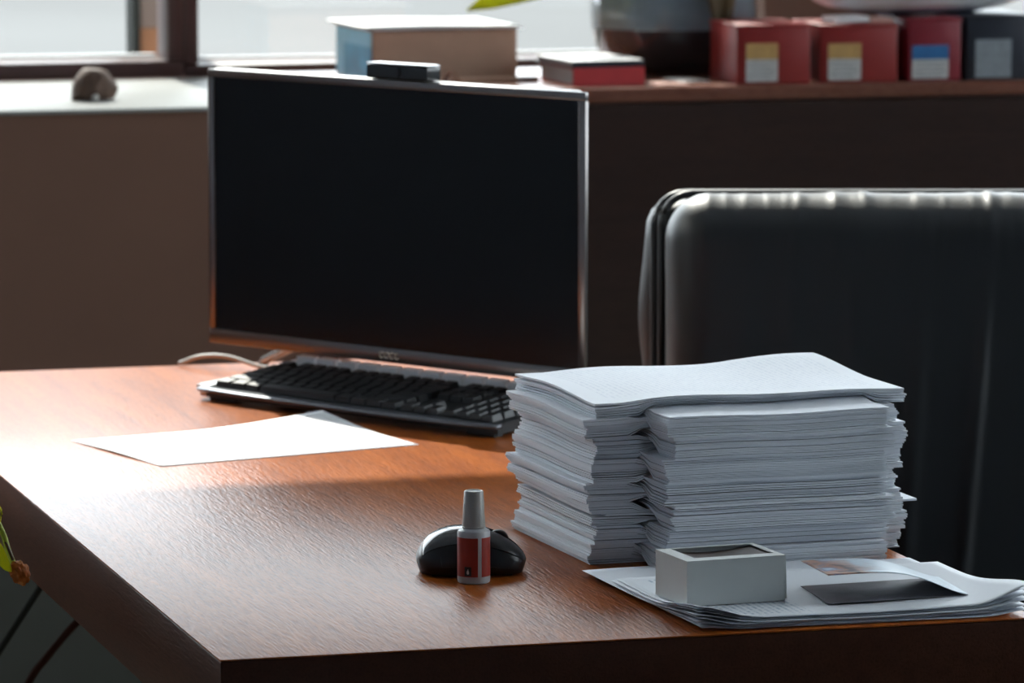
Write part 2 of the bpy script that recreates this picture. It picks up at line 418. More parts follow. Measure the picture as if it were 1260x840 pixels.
struct('trim_3', box(OPL, OPR, TG + 0.07, TW + 0.06, SILL - 0.02, SILL + 0.004, 0.003), 'outsill')
gr = box(-900, 900, 4.5, 1500, -7.1, -7.0)
struct('ground', gr, 'ground')
pier = tag(thing('outer_pier', 'brown rendered pier with brick foot outside the window beside the stone', 'pier', W(0.751, 3.95, 0.93), PSI), kind=None)
obj('shaft', box(-0.0235, 0.03, -0.05, 0.05, 0.088, 1.7, 0.003), 'pier', pier)
obj('foot', box(-0.0235, 0.03, -0.05, 0.05, 0.0, 0.088, 0.003), 'brick', pier)
obj('drain_pipe', box(-0.036, -0.0245, -0.06, 0.0, 0.0, 1.7, 0.003), 'cable_dark', pier)

# ------------------------------------------------------------------ desk
DL, DW, DT = 1.8019, 0.695, 0.078
desk = thing('office_desk', 'long reddish brown wooden office desk holding the monitor and the paper stack', 'desk', W(0, 0, 0), PSI)
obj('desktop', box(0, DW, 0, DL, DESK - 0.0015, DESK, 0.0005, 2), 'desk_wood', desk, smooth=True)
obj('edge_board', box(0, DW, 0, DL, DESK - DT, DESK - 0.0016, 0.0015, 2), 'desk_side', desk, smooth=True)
for t0, t1 in ((0.08, 0.50), (1.32, 1.74)):
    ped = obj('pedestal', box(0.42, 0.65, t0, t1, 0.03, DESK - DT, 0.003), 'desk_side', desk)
    for k in range(3):
        z0 = 0.05 + k * 0.205
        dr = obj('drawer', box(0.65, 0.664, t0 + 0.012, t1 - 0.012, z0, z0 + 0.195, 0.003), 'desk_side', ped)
    obj('plinth', box(0.43, 0.64, t0 + 0.02, t1 - 0.02, 0.0, 0.03), 'black', ped)
obj('modesty_panel', box(0.40, 0.42, 0.08, 1.74, 0.22, DESK - DT), 'desk_side', desk)

# ------------------------------------------------------------------ sideboard under the window
CB_T, CB_Z = 2.985, 0.9755
cab = thing('sideboard', 'dark brown wooden sideboard below the window behind the leather chair', 'cabinet', W(0, 0, 0), PSI)
obj('carcass', box(0.83, 3.1, CB_T + 0.022, ALC - 0.005, 0.06, CB_Z - 0.022, 0.002), 'cabinet_wood', cab)
obj('top', box(0.82, 3.11, CB_T - 0.002, ALC - 0.003, CB_Z - 0.022, CB_Z, 0.0035, 3), 'cabinet_top', cab, smooth=True)
obj('plinth', box(0.86, 3.07, CB_T + 0.05, ALC - 0.03, 0.0, 0.06), 'black', cab)
for s0, s1 in ((0.833, 1.128), (1.131, 1.928), (1.931, 2.511), (2.514, 3.097)):
    d = obj('door', box(s0, s1, CB_T, CB_T + 0.02, 0.065, CB_Z - 0.025, 0.0015), 'cabinet_wood', cab)
    obj('handle', box(s1 - 0.06, s1 - 0.048, CB_T - 0.022, CB_T - 0.001, 0.35, 0.47, 0.003), 'chrome', d)

# ------------------------------------------------------------------ leather chair
CH = Vector((0.147, 5.30, 0.0))
chair = thing('office_chair', 'black leather office chair with creased padded backrest beside the desk', 'chair', (CH.x + 0.28, CH.y, 0), 0)
BH, BZ0 = 0.545, 0.435
random.seed(5)
creases = [(-0.145, 0.010, 0.0042, 0.02), (-0.075, -0.012, 0.003, 0.016), (-0.005, 0.016, 0.0034, 0.014), (0.062, 0.022, 0.0055, 0.011), (0.150, -0.005, 0.0048, 0.012), (0.205, -0.05, 0.004, 0.012), (-0.20, 0.03, 0.003, 0.02)]
pleats = [(random.uniform(-0.24, 0.26), random.uniform(0.0002, 0.0007), random.uniform(0.0025, 0.006), random.uniform(-0.2, 0.2)) for _ in range(46)]
def cush(p, n):
    d = 0.0
    if n.y < 0.2:
        zc = p.z / (BH / 2)
        for x0, lean, amp, w in creases:
            xx = x0 + lean * (zc - 0.3)
            d += 1.1 * amp * math.exp(-((p.x - xx) / (0.6 * w)) ** 2) * (0.12 + 0.88 * sstep((0.85 - zc) / 0.7))
        d += 0.006 * math.cos(p.x * 6.5) * math.cos(zc * 1.4)
    top = sstep((p.z - BH / 2 + 0.10) / 0.06)
    for x0, amp, w, lean in pleats:
        d += top * amp * math.exp(-((p.x - x0 - lean * (p.z - BH / 2 + 0.03)) / w) ** 2) * (1 if n.y < 0.75 else 0.3)
    d += 0.0006 * math.sin(p.x * 38 + 2 * math.sin(p.z * 20)) * top
    return n * d
cu = move(rbox(0.555, 0.125, BH, 0.050, (150, 26, 60), cush), (0.018, -0.026, BZ0 + BH / 2 + 0.0015), rx=R(-3))
obj('backrest_cushion', cu, 'leather', chair, smooth='all')
sh = move(rbox(0.575, 0.075, BH - 0.012, 0.034, (24, 10, 24), lambda p, n: n * 0.004 * math.sin(p.z * 30 + p.x * 9) * (n.x * n.x)), (0.005, 0.062, BZ0 + BH / 2 - 0.006), rx=R(-3))
obj('back_shell', sh, 'leather', chair, smooth='all')
def ring(xh, zh, rr, y):
    pts = []
    for cx_, cz_, a0 in ((xh - rr, zh - rr, 0), (-xh + rr, zh - rr, 90), (-xh + rr, -zh + rr, 180), (xh - rr, -zh + rr, 270)):
        for k in range(7):
            a = R(a0 + 90 * k / 6); pts.append((cx_ + rr * math.cos(a), y, cz_ + rr * math.sin(a)))
    pts.append(pts[0]); return pts
for yy, xh in ((0.022, 0.278), (0.031, 0.280)):
    pp = move(tube(ring(xh, BH / 2 - 0.002, 0.035, 0), 0.0042, 8, caps=False), (0.0155 if yy < .03 else 0.010, yy, BZ0 + BH / 2), rx=R(-3))
    obj('piping', pp, 'leather', chair, smooth='all')
obj('seat_cushion', move(rbox(0.53, 0.50, 0.11, 0.045, (24, 24, 10)), (0.0, -0.26, 0.435)), 'leather', chair, smooth='all')
obj('back_bracket', tube(spline([(0, 0.10, 0.62), (0, 0.13, 0.48), (0, 0.08, 0.37), (0, -0.1, 0.365)]), 0.022, 10), 'black', chair, smooth=True)
obj('gas_lift', lathe([(0.0, 0.10), (0.03, 0.10), (0.03, 0.22), (0.02, 0.22), (0.02, 0.385), (0.0, 0.385)], 20), 'chrome', chair, loc=(0, -0.22, 0), smooth=True)
for k in range(5):
    a = R(72 * k + 20)
    lg = obj('base_leg', tube([(0, -0.22, 0.115), (0.15 * math.cos(a), -0.22 + 0.15 * math.sin(a), 0.105), (0.29 * math.cos(a), -0.22 + 0.29 * math.sin(a), 0.075)], [0.026, 0.022, 0.016], 10), 'black', chair, smooth=True)
    obj('caster', move(lathe([(0, -0.02), (0.028, -0.02), (0.03, -0.01), (0.03, 0.01), (0.028, 0.02), (0, 0.02)], 18), (0.29 * math.cos(a), -0.22 + 0.29 * math.sin(a), 0.03), rx=R(90), rz=a), 'black', lg, smooth=True)

# ------------------------------------------------------------------ monitor
MX, MY, MZ, MYAW, MW_, MH_ = -0.3462, 5.5095, DESK + 0.0409, -0.728, 0.5673, 0.3127
mon = thing('computer_monitor', 'wide black computer monitor with thin silver frame switched off on the desk', 'monitor', (MX, MY, DESK), MYAW)
z0 = MZ - DESK
def framebm(w, h, bl, br, bt, bb, y0, y1):
    b = box(0, w, y0, y1, 0, bb, 0.0012); box(0, w, y0, y1, h - bt, h, 0.0012, bm=b)
    box(0, bl, y0, y1, bb, h - bt, 0.0012, bm=b); box(w - br, w, y0, y1, bb, h - bt, 0.0012, bm=b)
    return b
obj('bezel', move(framebm(MW_, MH_, 0.010, 0.010, 0.009, 0.0165, 0.0, 0.006), (0, 0, z0)), 'bezel', mon, smooth=True)
obj('screen', box(0.0098, MW_ - 0.0098, 0.0022, 0.0058, z0 + 0.0163, z0 + MH_ - 0.0088), 'screen', mon)
obj('rear_housing', box(0.0008, MW_ - 0.026, 0.0062, 0.027, z0 + 0.0005, z0 + MH_ + 0.0002, 0.003), 'edge', mon, smooth=True)
obj('rear_hump', box(0.10, MW_ - 0.10, 0.0272, 0.055, z0 + 0.05, z0 + MH_ - 0.06, 0.01, 3), 'black', mon, smooth=True)
obj('cross_bar', tube([(0.11, 0.032, z0 + 0.035), (0.45, 0.032, z0 + 0.035)], 0.004, 8), 'bezel', mon, smooth=True)
for xa, xb in ((0.107, -0.030), (0.455, 0.405)):
    lg = obj('stand_leg', tube([(xa, 0.032, z0 + 0.035), (xa * 0.95 + xb * 0.05, 0.036, z0), (xb, 0.118, 0.0052)], 0.0052, 10), 'bezel', mon, smooth=True)
    obj('rubber_foot', lathe([(0, 0), (0.006, 0), (0.0065, 0.003), (0.004, 0.006), (0, 0.006)], 14), 'black', lg, loc=(xb, 0.118, 0.0))
lb = bmesh.new()
for k, (w_, gap) in enumerate(((0.0065, 40), (0.0065, 0), (0.0065, 60), (0.006, 80))):
    pts = [(0.0040 * math.cos(R(a)) * 0.8 + k * 0.0078, -0.0006, 0.0032 * math.sin(R(a))) for a in range(gap, 361 - gap // 2, 20)]
    tube(pts, 0.0009, 6, bm=lb)
obj('maker_mark', move(lb, (MW_ / 2 - 0.012, 0, z0 + 0.0083)), 'logo', mon)
for k in range(4):
    obj('control_button', box(MW_ - 0.045 - k * 0.014, MW_ - 0.036 - k * 0.014, -0.0008, 0.001, z0 + 0.003, z0 + 0.0055, 0.0003), 'black', mon)
WCX = 0.295
wc = thing('webcam', 'small black webcam clipped on the top edge of the monitor', 'webcam', Vector((MX, MY, MZ + MH_ + 0.0003)) + Vector((WCX * math.cos(MYAW) - 0.008 * math.sin(MYAW), WCX * math.sin(MYAW) + 0.008 * math.cos(MYAW), 0)), MYAW)
obj('camera_body', move(rbox(0.092, 0.022, 0.0165, 0.002, (12, 6, 6)), (0.0, 0.002, 0.0084)), 'black_gloss', wc, smooth=True)
obj('top_sheen', move(rbox(0.0915, 0.0215, 0.0016, 0.0006, (12, 6, 2)), (0.0, 0.002, 0.0176)), 'silver', wc, smooth=True)  # silver plate added as painted sky reflection on the black top
obj('clip', box(-0.02, 0.02, 0.0192, 0.024, -0.04, 0.012, 0.001), 'black', wc)
obj('lens', move(lathe([(0, 0), (0.005, 0), (0.006, 0.002), (0, 0.0022)], 16), (0, -0.0090, 0.009), rx=R(90)), 'black_gloss', wc)

# ------------------------------------------------------------------ keyboard
KYAW = -R(43.0)
KX, KY, KW, KD = -0.352, 5.322, 0.452, 0.158
kb = thing('computer_keyboard', 'black computer keyboard with silver rim in front of the monitor', 'keyboard', (KX, KY, DESK), KYAW)
def kz(y): return 0.0135 + 0.0165 * (y / KD)
bodyp = slab(20, 10, lambda u, v: Vector((0.004 + u * (KW - 0.008), 0.012 + v * (KD - 0.014), kz(v * KD) - 0.0015 - 0.0 * u)), lambda u, v: Vector((0.008 + u * (KW - 0.016), 0.012 + v * (KD - 0.02), 0.003 + 0.004 * v)))
obj('body', bodyp, 'black', kb)
rim = slab(24, 4, lambda u, v: Vector((u * KW, -0.006 + 0.024 * v - 0.010 * (2 * u - 1) ** 4 * (1 - v) * -1, 0.0125 + 0.0012 * math.sin(math.pi * min(1, v * 1.1)) + 0.0012 * v)), lambda u, v: Vector((u * KW, -0.004 + 0.022 * v + 0.010 * (2 * u - 1) ** 4 * (1 - v), 0.0095)))
obj('front_rim', rim, 'dark_silver', kb, smooth='all')
for x0 in (0.0, KW - 0.010):
    obj('side_rim', slab(2, 10, lambda u, v, x0=x0: Vector((x0 + u * 0.010, 0.010 + v * (KD - 0.006), kz(v * KD) + 0.001)), lambda u, v, x0=x0: Vector((x0 + u * 0.010, 0.010 + v * (KD - 0.006), kz(v * KD) - 0.010))), 'silver' if x0 == 0.0 else 'black', kb, smooth=True)
obj('side_wing', slab(4, 4, lambda u, v: Vector((-0.014 * (1 - u) , 0.018 + v * 0.05 , 0.0145 + 0.003 * v)), lambda u, v: Vector((-0.014 * (1 - u), 0.018 + v * 0.05, 0.0105 + 0.003 * v))), 'silver', kb)
for x0 in (0.01, KW - 0.05):
    obj('tilt_foot', box(x0, x0 + 0.04, KD - 0.035, KD - 0.02, 0.0, 0.012), 'black', kb)
    obj('rubber_pad', box(x0, x0 + 0.04, 0.015, 0.028, 0.0, 0.005), 'black', kb)
keymesh = {}
def key(x, y, w, d=0.0155, mname='key', hgt=0.0065):
    kk = (round(w, 4), round(d, 4), mname)
    if kk not in keymesh:
        b = bmesh.new()
        a, c = 0.0022, 0.0016
        v0 = [b.verts.new(p) for p in ((0, 0, 0), (w, 0, 0), (w, d, 0), (0, d, 0))]
        v1 = [b.verts.new(p) for p in ((a, c, hgt), (w - a, c, hgt), (w - a, d - c * .6, hgt + .0006), (a, d - c * .6, hgt + .0006))]
        b.faces.new(v0[::-1]); b.faces.new(v1)
        for k in range(4): b.faces.new((v0[k], v0[(k + 1) % 4], v1[(k + 1) % 4], v1[k]))
        me = bpy.data.meshes.new('key'); b.to_mesh(me); b.free(); me.materials.append(M[mname]); keymesh[kk] = me
    o = bpy.data.objects.new('key', keymesh[kk]); COL.objects.link(o); o.parent = kb
    o.location = (x, y, kz(y) - 0.0015); o.rotation_euler = (math.atan(0.0165 / KD), 0, 0)
U = 0.0187
rows = [(0.021, [1.25, 1.25, 1.25, 6.25, 1.25, 1.25, 1.25, 1.25]), (0.0395, [2.25] + [1] * 10 + [2.75]), (0.058, [1.75] + [1] * 11 + [2.25]), (0.0765, [1.5] + [1] * 12 + [1.5]), (0.095, [1] * 13 + [2]), (0.117, [1, -0.6] + [1] * 4 + [-0.4] + [1] * 4 + [-0.4] + [1] * 4)]
for y, ws in rows:
    x = 0.0125
    for w in ws:
        if w > 0: key(x, y, w * U - 0.0012)
        x += abs(w) * U
    xn = 0.0125 + 15 * U + 0.006
    if y > 0.09 or abs(y - 0.0765) < 1e-6:
        for k in range(3): key(xn + k * U, y, U - 0.0012)
    elif y < 0.03:
        for k in range(3): key(xn + k * U, y, U - 0.0012)
    elif y < 0.045: key(xn + U, y, U - 0.0012)
    xp = xn + 3 * U + 0.006
    if y < 0.11:
        for k in range(4): key(xp + k * U, y, U - 0.0012)
for k in range(13):
    key(0.016 + k * 0.0325, 0.1415, 0.0308, 0.0120, 'media_key', 0.0098)
tag(obj('keyboard_cable', tube(spline([W(0.345, 1.795, DESK + 0.003), W(0.37, 1.785, DESK + 0.012), W(0.398, 1.765, DESK + 0.0125), W(0.428, 1.735, DESK + 0.004), W(0.455, 1.722, DESK + 0.0025), W(0.49, 1.70, DESK + 0.0025), W(0.53, 1.68, DESK + 0.0025)], 8), 0.0024, 8), 'cable', smooth='all'), 'pale grey cable arching on the desk behind the keyboard and beside the monitor', 'cable')

# ------------------------------------------------------------------ single sheet on the desk
def paper(w, d, zf, th=0.00025, nx=24, ny=18, xyf=None):
    xyf = xyf or (lambda x, y: (x, y))
    return slab(nx, ny, lambda u, v: Vector((*xyf(u * w, v * d), zf(u * w, v * d) + th)), lambda u, v: Vector((*xyf(u * w, v * d), zf(u * w, v * d))))
def zsheet(x, y):
    u, v = x / 0.297, y / 0.21
    z = 0.0004 + 0.0012 * (1 - math.cos(2 * math.pi * v)) * (1 - sstep(u / 0.30)) * 0.5
    z += 0.011 * max(0.0, (u * 1.2 + v - 1.55) / 0.65) ** 1.5
    z += 0.0012 * sstep((u - 0.6) / 0.3) * math.sin(math.pi * v)
    return z
tag(obj('paper_sheet', paper(0.297, 0.21, zsheet), 'sheet', loc=(-0.3517, 4.822, DESK), rotz=R(30.64), smooth='all'), 'single blank white sheet with lifted corner lying in sunlight before the keyboard', 'paper')

# ------------------------------------------------------------------ tall crosswise stack of paper
random.seed(11)
STK = W(0.412, 0.347, DESK); SYAW = PSI + R(3.0)
H = 0.146
PX0, PX1, PY0, PY1 = 0.050, 0.259, -0.058, 0.239
LX1, LY1 = 0.297, 0.210
seq = []
Lc = [9, 8, 10, 9, 11, 10, 9, 7]; Pc = [10, 9, 11, 10, 11, 10, 9]
for i in range(8):
    seq.append(('L', Lc[i]))
    if i < 7: seq.append(('P', Pc[i]))
NL, NP = sum(Lc), sum(Pc)
th0 = H / (NL + NP); HP = H - 0.0105
Lx = [-0.002, 0.004, -0.001, -0.007, 0.005, 0.004, -0.008, 0.000]
Ly = [0.000, -0.004, 0.004, 0.004, 0.002, 0.006, -0.003, -0.006]
def wav(x, y, zf):
    e = sstep((PX0 + 0.06 - x) / 0.11)
    return zf * (0.0016 * math.sin(2 * math.pi * y / 0.20 + 2.0 + 2.2 * zf) * e + 0.0009 * math.sin(2 * math.pi * x / 0.16 + 1.0 + 4 * zf))
ordinals = ['lowest', 'second from the bottom', 'third from the bottom', 'fourth from the bottom', 'fourth from the top', 'third from the top', 'second from the top', 'topmost']
ordP = ['lowest', 'second from the bottom', 'third from the bottom', 'middle one', 'third from the top', 'second from the top', 'topmost']
gi = li = pi_ = 0; nb = {'L': 0, 'P': 0}
for kind, cnt in seq:
    idx = nb[kind]; nb[kind] += 1
    if kind == 'L': lab = 'lengthwise white paper bundle in the tall stack, ' + ordinals[idx]
    else: lab = 'crosswise white paper bundle jutting from the tall stack, ' + ordP[idx]
    bun = thing('paper_bundle', lab, 'paper', STK, SYAW, 'crosswise bundles of the tall paper stack')
    if kind == 'L': bx, by, br = Lx[idx] * 0.75, Ly[idx] * 0.8, random.uniform(-0.014, 0.014)
    else: bx, by, br = random.uniform(-0.005, 0.005), random.uniform(-0.005, 0.005), random.uniform(-0.010, 0.010)
    ox = oy = 0.0
    for k in range(cnt):
        zo0, zo1 = gi * th0, (gi + 1) * th0
        if kind == 'L':
            q0, q1 = li * H / NL, (li + 1) * H / NL; li += 1
        else:
            q0, q1 = pi_ * HP / NP, (pi_ + 1) * HP / NP; pi_ += 1
        gi += 1
        ox = 0.85 * ox + random.uniform(-0.0021, 0.0021); oy = 0.8 * oy + random.uniform(-0.0016, 0.0016)
        rr = br + random.uniform(-0.004, 0.004)
        last = (gi == NL + NP); topb = (kind == 'L' and idx == 7)
        sx = bx + ox; sy = by + oy
        if kind == 'L' and idx == 2 and k == 4: sx += 0.013
        if topb and k < 4: sx += 0.004; sy += 0.006
        gap = random.choice((0.00005, 0.0001, 0.0002, 0.0003, 0.0006)) * random.uniform(0.7, 1.1)
        if kind == 'L': xa, xb, ya, yb = 0, LX1, 0, LY1
        else: xa, xb, ya, yb = PX0, PX1, PY0, PY1
        def pt(u, v, topside):
            x = xa + u * (xb - xa); y = ya + v * (yb - ya)
            if kind == 'L': dd = max(PX0 + 0.001 - x, x - PX1 - 0.002, 0) / 0.011
            else: dd = max(0.001 - y, y - LY1 - 0.002, 0) / 0.012
            w = sstep(dd)
            a0 = zo0 + (q0 - zo0) * w; a1 = zo1 + (q1 - zo1) * w
            full = (a1 - a0)
            z = (a1 - gap * (1 if dd == 0 else 1.6)) if topside else a0
            z += wav(x, y, a0 / H)
            if topb:
                z += 0.0085 * sstep((x - 0.17) / 0.12) * sstep((y - 0.07) / 0.14) * (k / cnt)
                z += 0.002 * math.sin(math.pi * max(0, min(1, x / 0.2))) * (k / cnt) - 0.0015 * sstep((0.06 - x) / 0.05) * sstep((0.05 - y) / 0.05) * (k / cnt)
                if last: z += 0.0018 * sstep((0.03 - x) / 0.03)
            xr = x * math.cos(rr) - y * math.sin(rr) + sx; yr = x * math.sin(rr) + y * math.cos(rr) + sy
            return Vector((xr, yr, z + 0.0003))
        b = slab(22, 16, lambda u, v: pt(u, v, True), lambda u, v: pt(u, v, False))
        obj('sheet', b, 'toppage' if last else 'paper', bun, smooth=30)

# ------------------------------------------------------------------ loose papers at the front corner
def lsheet(s, t, yaw, lvl, w, d, m, label, curlL=0.0, curlR=0.0, curlB=0.0):
    def zf(x, y):
        u, v = x / w, y / d
        z = 0.0004 + lvl * 0.0011 + 0.0006 * math.sin(30 * x) * math.sin(24 * y + 1)
        z += curlL * sstep((0.22 - u - 0.35 * v) / 0.22) ** 1.5
        z += curlR * sstep((u - 0.80 - 0.25 * v) / 0.2) ** 1.4
        z += curlB * sstep((u + v - 1.75) / 0.25)
        return z
    o = obj('paper_sheet', paper(w, d, zf, 0.00022, 30, 20), m, loc=W(s, t, DESK), rotz=PSI + yaw, smooth='all')
    tag(o, label, 'paper', 'loose sheets under the small carton')
spec = [(0.405, 0.012, R(0.5), 0.21, 0.288, 'paper', 'white sheet fanned out at the bottom of the loose papers under the carton'),
        (0.480, 0.010, R(-0.6), 0.21, 0.270, 'paper', None), (0.402, 0.009, R(1.6), 0.21, 0.290, 'paper', None), (0.483, 0.012, R(0.8), 0.209, 0.272, 'paper', None),
        (0.400, 0.006, R(2.4), 0.21, 0.29, 'paper', None), (0.398, 0.008, R(0.6), 0.297, 0.21, 'paper', None), (0.401, 0.011, R(1.4), 0.297, 0.21, 'paper', None), (0.399, 0.013, R(2.0), 0.297, 0.21, 'paper', None)]
for k, (s, t, yw, w, d, mm, lab) in enumerate(spec):
    wide = w > 0.25
    lsheet(s, t, yw, k, w, d, mm, 'white loose sheet in the thin pile under the small carton, ' + ['lowest', 'second from the bottom', 'third from the bottom', 'fourth from the bottom', 'fourth below the printed one', 'third below the printed one', 'second below the printed one', 'just below the printed one'][k], curlL=0.003 + 0.0012 * k if s < 0.45 else 0, curlR=(0.007 + 0.0025 * (k - 5)) if wide else (0.004 if s > 0.45 else 0), curlB=0.0)
lsheet(0.401, 0.010, R(1.2), 8, 0.297, 0.214, 'page', 'printed sheet with lines of text on top of the loose papers under the carton', curlL=0.012, curlR=0.0155)
LZ = DESK + 0.0104
# small carton
CT = Vector((0.1450, 3.9700, LZ)); CYAW = R(21.5)
ct = thing('small_carton', 'small pale silver carton with dark open top on the loose papers', 'box', CT, CYAW)
cw, cd, chh, wl = 0.0895, 0.066, 0.0375, 0.0012
cb_ = box(0, cw, 0, cd, 0, 0.0012); box(0, cw, 0, wl, 0.0012, chh, bm=cb_); box(0, cw, cd - wl, cd, 0.0012, chh, bm=cb_)
box(0, wl, wl, cd - wl, 0.0012, chh, bm=cb_); box(cw - wl, cw, wl, cd - wl, 0.0012, chh, bm=cb_)
obj('carton_body', cb_, 'carton', ct)
tp = box(-0.0002, cw + 0.0002, -0.0002, 0.013, chh, chh + 0.0009); box(-0.0002, cw + 0.0002, cd - 0.003, cd + 0.0002, chh, chh + 0.0009, bm=tp)
box(-0.0002, 0.0125, 0.013, cd - 0.003, chh, chh + 0.0009, bm=tp); box(cw - 0.0045, cw + 0.0002, 0.013, cd - 0.003, chh, chh + 0.0009, bm=tp)
obj('top_flange', tp, 'carton', ct)
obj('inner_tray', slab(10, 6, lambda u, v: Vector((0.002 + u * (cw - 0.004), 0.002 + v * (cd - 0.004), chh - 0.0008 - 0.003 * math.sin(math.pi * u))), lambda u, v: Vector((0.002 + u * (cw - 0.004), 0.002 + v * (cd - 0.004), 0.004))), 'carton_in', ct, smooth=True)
obj('side_flap', move(box(-0.0004, 0.0004, 0.002, cd - 0.002, 0, chh - 0.002), (cw + 0.0022, 0, 0.001), ry=R(-2)), 'carton', ct)
# leaflet
lfl = thing('leaflet', 'folded glossy leaflet with coloured picture lying beside the small carton', 'leaflet', W(0.528, 0.050, LZ), PSI + R(4))
def leaf_pt(u, v, off):
    x = u * 0.128 + 0.012 * v; y = v * 0.086
    z = 0.0008 + 0.0235 * math.sin(math.pi * (0.5 + 0.5 * sstep(u * 0.5 + u * u * 0.5)) ) ** 0.8 * (1.0 - 0.10 * v)
    return Vector((x, y, max(z, 0.0008) + off))
obj('upper_leaf', slab(28, 8, lambda u, v: leaf_pt(u, v, 0.0004), lambda u, v: leaf_pt(u, v, 0)), 'leaflet', lfl, smooth='all')
obj('lower_leaf', slab(8, 4, lambda u, v: Vector((u * 0.128 + 0.012 * v, v * 0.086, 0.0006)), lambda u, v: Vector((u * 0.128 + 0.012 * v, v * 0.086, 0.0002))), 'leaflet_shade', lfl)

# ------------------------------------------------------------------ mouse
mo = thing('computer_mouse', 'black computer mouse with glossy grey palm cover behind the small bottle', 'mouse', (-0.036, 4.2005, DESK), R(4))
ML = 0.0995
def mprof(u):       # u 0 rear .. 1 nose : half width, height
    w = 0.0315 * (max(0.0, 1 - abs(2 * u - 1) ** 3.2)) ** 0.42 * (1 - 0.10 * math.exp(-((u - 0.58) / 0.16) ** 2))
    h = 0.0385 * (max(0.0, 1 - ((u - 0.40) / (0.40 if u < 0.40 else 0.63)) ** 2)) ** (0.42 if u < 0.40 else 0.60)
    return w, max(h, 0.0)
def mpt(u, a, k=1.0):
    w, h = mprof(u); h = max(h, 0.004)
    c, s = math.cos(a), math.sin(a)
    y = w * math.copysign(abs(c) ** 0.72, c); z = 0.0022 + h * max(0, s) ** 0.75
    if s <= 0: z = 0.0022
    return Vector(((u - 0.5) * ML * (0.90 + 0.10 * min(1.0, z / 0.015)), y * k, 0.0022 + (z - 0.0022) * k))
def mpatch(u0, u1, a0, a1, k0, k1, nu=18, na=14):
    return slab(nu, na, lambda u, v: mpt(u0 + (u1 - u0) * u, a0 + (a1 - a0) * v, k1), lambda u, v: mpt(u0 + (u1 - u0) * u, a0 + (a1 - a0) * v, k0))
bb = bmesh.new(); rings = []
NU = 34
for i in range(NU + 1):
    u = 0.004 + 0.992 * (0.5 - 0.5 * math.cos(math.pi * i / NU))
    rg = [bb.verts.new(mpt(u, math.pi * j / 24) * 1.0) for j in range(25)]
    rings.append(rg)
for a, c in zip(rings, rings[1:]):
    for j in range(24): bb.faces.new((a[j], a[j + 1], c[j + 1], c[j]))
    bb.faces.new((a[24], a[0], c[0], c[24]))
bb.faces.new(rings[0]); bb.faces.new(rings[-1][::-1])
obj('mouse_body', bb, 'mouse', mo, smooth='all')
obj('palm_cover', mpatch(0.06, 0.52, R(38), R(142), 0.99, 1.025), 'mouse_top', mo, smooth=40)
for a0, a1 in ((R(36), R(84)), (R(96), R(144))):
    obj('mouse_button', mpatch(0.545, 0.97, a0, a1, 0.99, 1.05), 'mouse', mo, smooth=40)
obj('side_grip', mpatch(0.25, 0.93, R(-178), R(-178), 1, 1) if False else mpatch(0.22, 0.95, R(158), R(173), 0.99, 1.03), 'mouse', mo, smooth=40)
obj('scroll_wheel', move(lathe([(0, -0.0035), (0.0085, -0.0035), (0.0095, -0.002), (0.0095, 0.002), (0.0085, 0.0035), (0, 0.0035)], 22), ((0.74 - 0.5) * ML, 0, 0.0282), rx=R(90)), 'mouse', mo, smooth=True)
obj('mouse_feet', box(-0.035, 0.035, -0.018, 0.018, 0, 0.0025), 'black', mo)

# ------------------------------------------------------------------ correction fluid bottle
bo = thing('correction_bottle', 'small white bottle with red label and tapered grey cap beside the mouse', 'bottle', (-0.0331, 4.1502, DESK), 0)
br_ = 0.0142
obj('bottle_body', lathe([(0, 0), (br_ - 0.0015, 0), (br_ - 0.0004, 0.0008), (br_, 0.002), (br_, 0.0440), (br_ - 0.0006, 0.0458), (br_ - 0.003, 0.0472), (0.0095, 0.0478), (0.0095, 0.05), (0, 0.05)], 48), 'bottle', bo, smooth=True)
obj('cap', lathe([(0, 0.0482), (0.0101, 0.0482), (0.0104, 0.049), (0.0100, 0.0495), (0.0084, 0.0795), (0.0078, 0.0803), (0.0066, 0.0803), (0.0060, 0.0795), (0, 0.0795)], 40), 'cap', bo, smooth=True)
def band(a0, a1, z0_, z1_, r0, r1, n=14):
    return slab(n, 1, lambda u, v: Vector((r1 * math.cos(a0 + (a1 - a0) * u), r1 * math.sin(a0 + (a1 - a0) * u), z0_ + (z1_ - z0_) * v)), lambda u, v: Vector((r0 * math.cos(a0 + (a1 - a0) * u), r0 * math.sin(a0 + (a1 - a0) * u), z0_ + (z1_ - z0_) * v)))
obj('label', band(R(150), R(285), 0.0065, 0.0405, br_ - 0.0003, br_ + 0.00012, 22), 'redlabel', bo, smooth=True)
obj('label', band(R(299), R(400), 0.0065, 0.0405, br_ - 0.0003, br_ + 0.00012, 20), 'redlabel', bo, smooth=True)
pk = obj('pictogram_panel', band(R(237), R(262), 0.0075, 0.0155, br_ - 0.0002, br_ + 0.0002, 6), 'blacklabel', bo)
fl = [(0, 0), (0.9, 0.4), (1.0, 1.2), (0.55, 2.1), (0.1, 3.2), (-0.15, 2.4), (-0.7, 1.9), (-1.0, 1.1), (-0.8, 0.4)]
fb = bmesh.new(); aa = R(249.5); rr_ = br_ + 0.0004
vf = [fb.verts.new((rr_ * math.cos(aa + x * 0.0011 / br_), rr_ * math.sin(aa + x * 0.0011 / br_), 0.0088 + z * 0.0016)) for x, z in fl]
fb.faces.new(vf)
ex = bmesh.ops.extrude_face_region(fb, geom=fb.faces[:])
for v in [g for g in ex['geom'] if isinstance(g, bmesh.types.BMVert)]: v.co.x *= 0.985; v.co.y *= 0.985
obj('flame_mark', fb, 'whitelabel', pk)

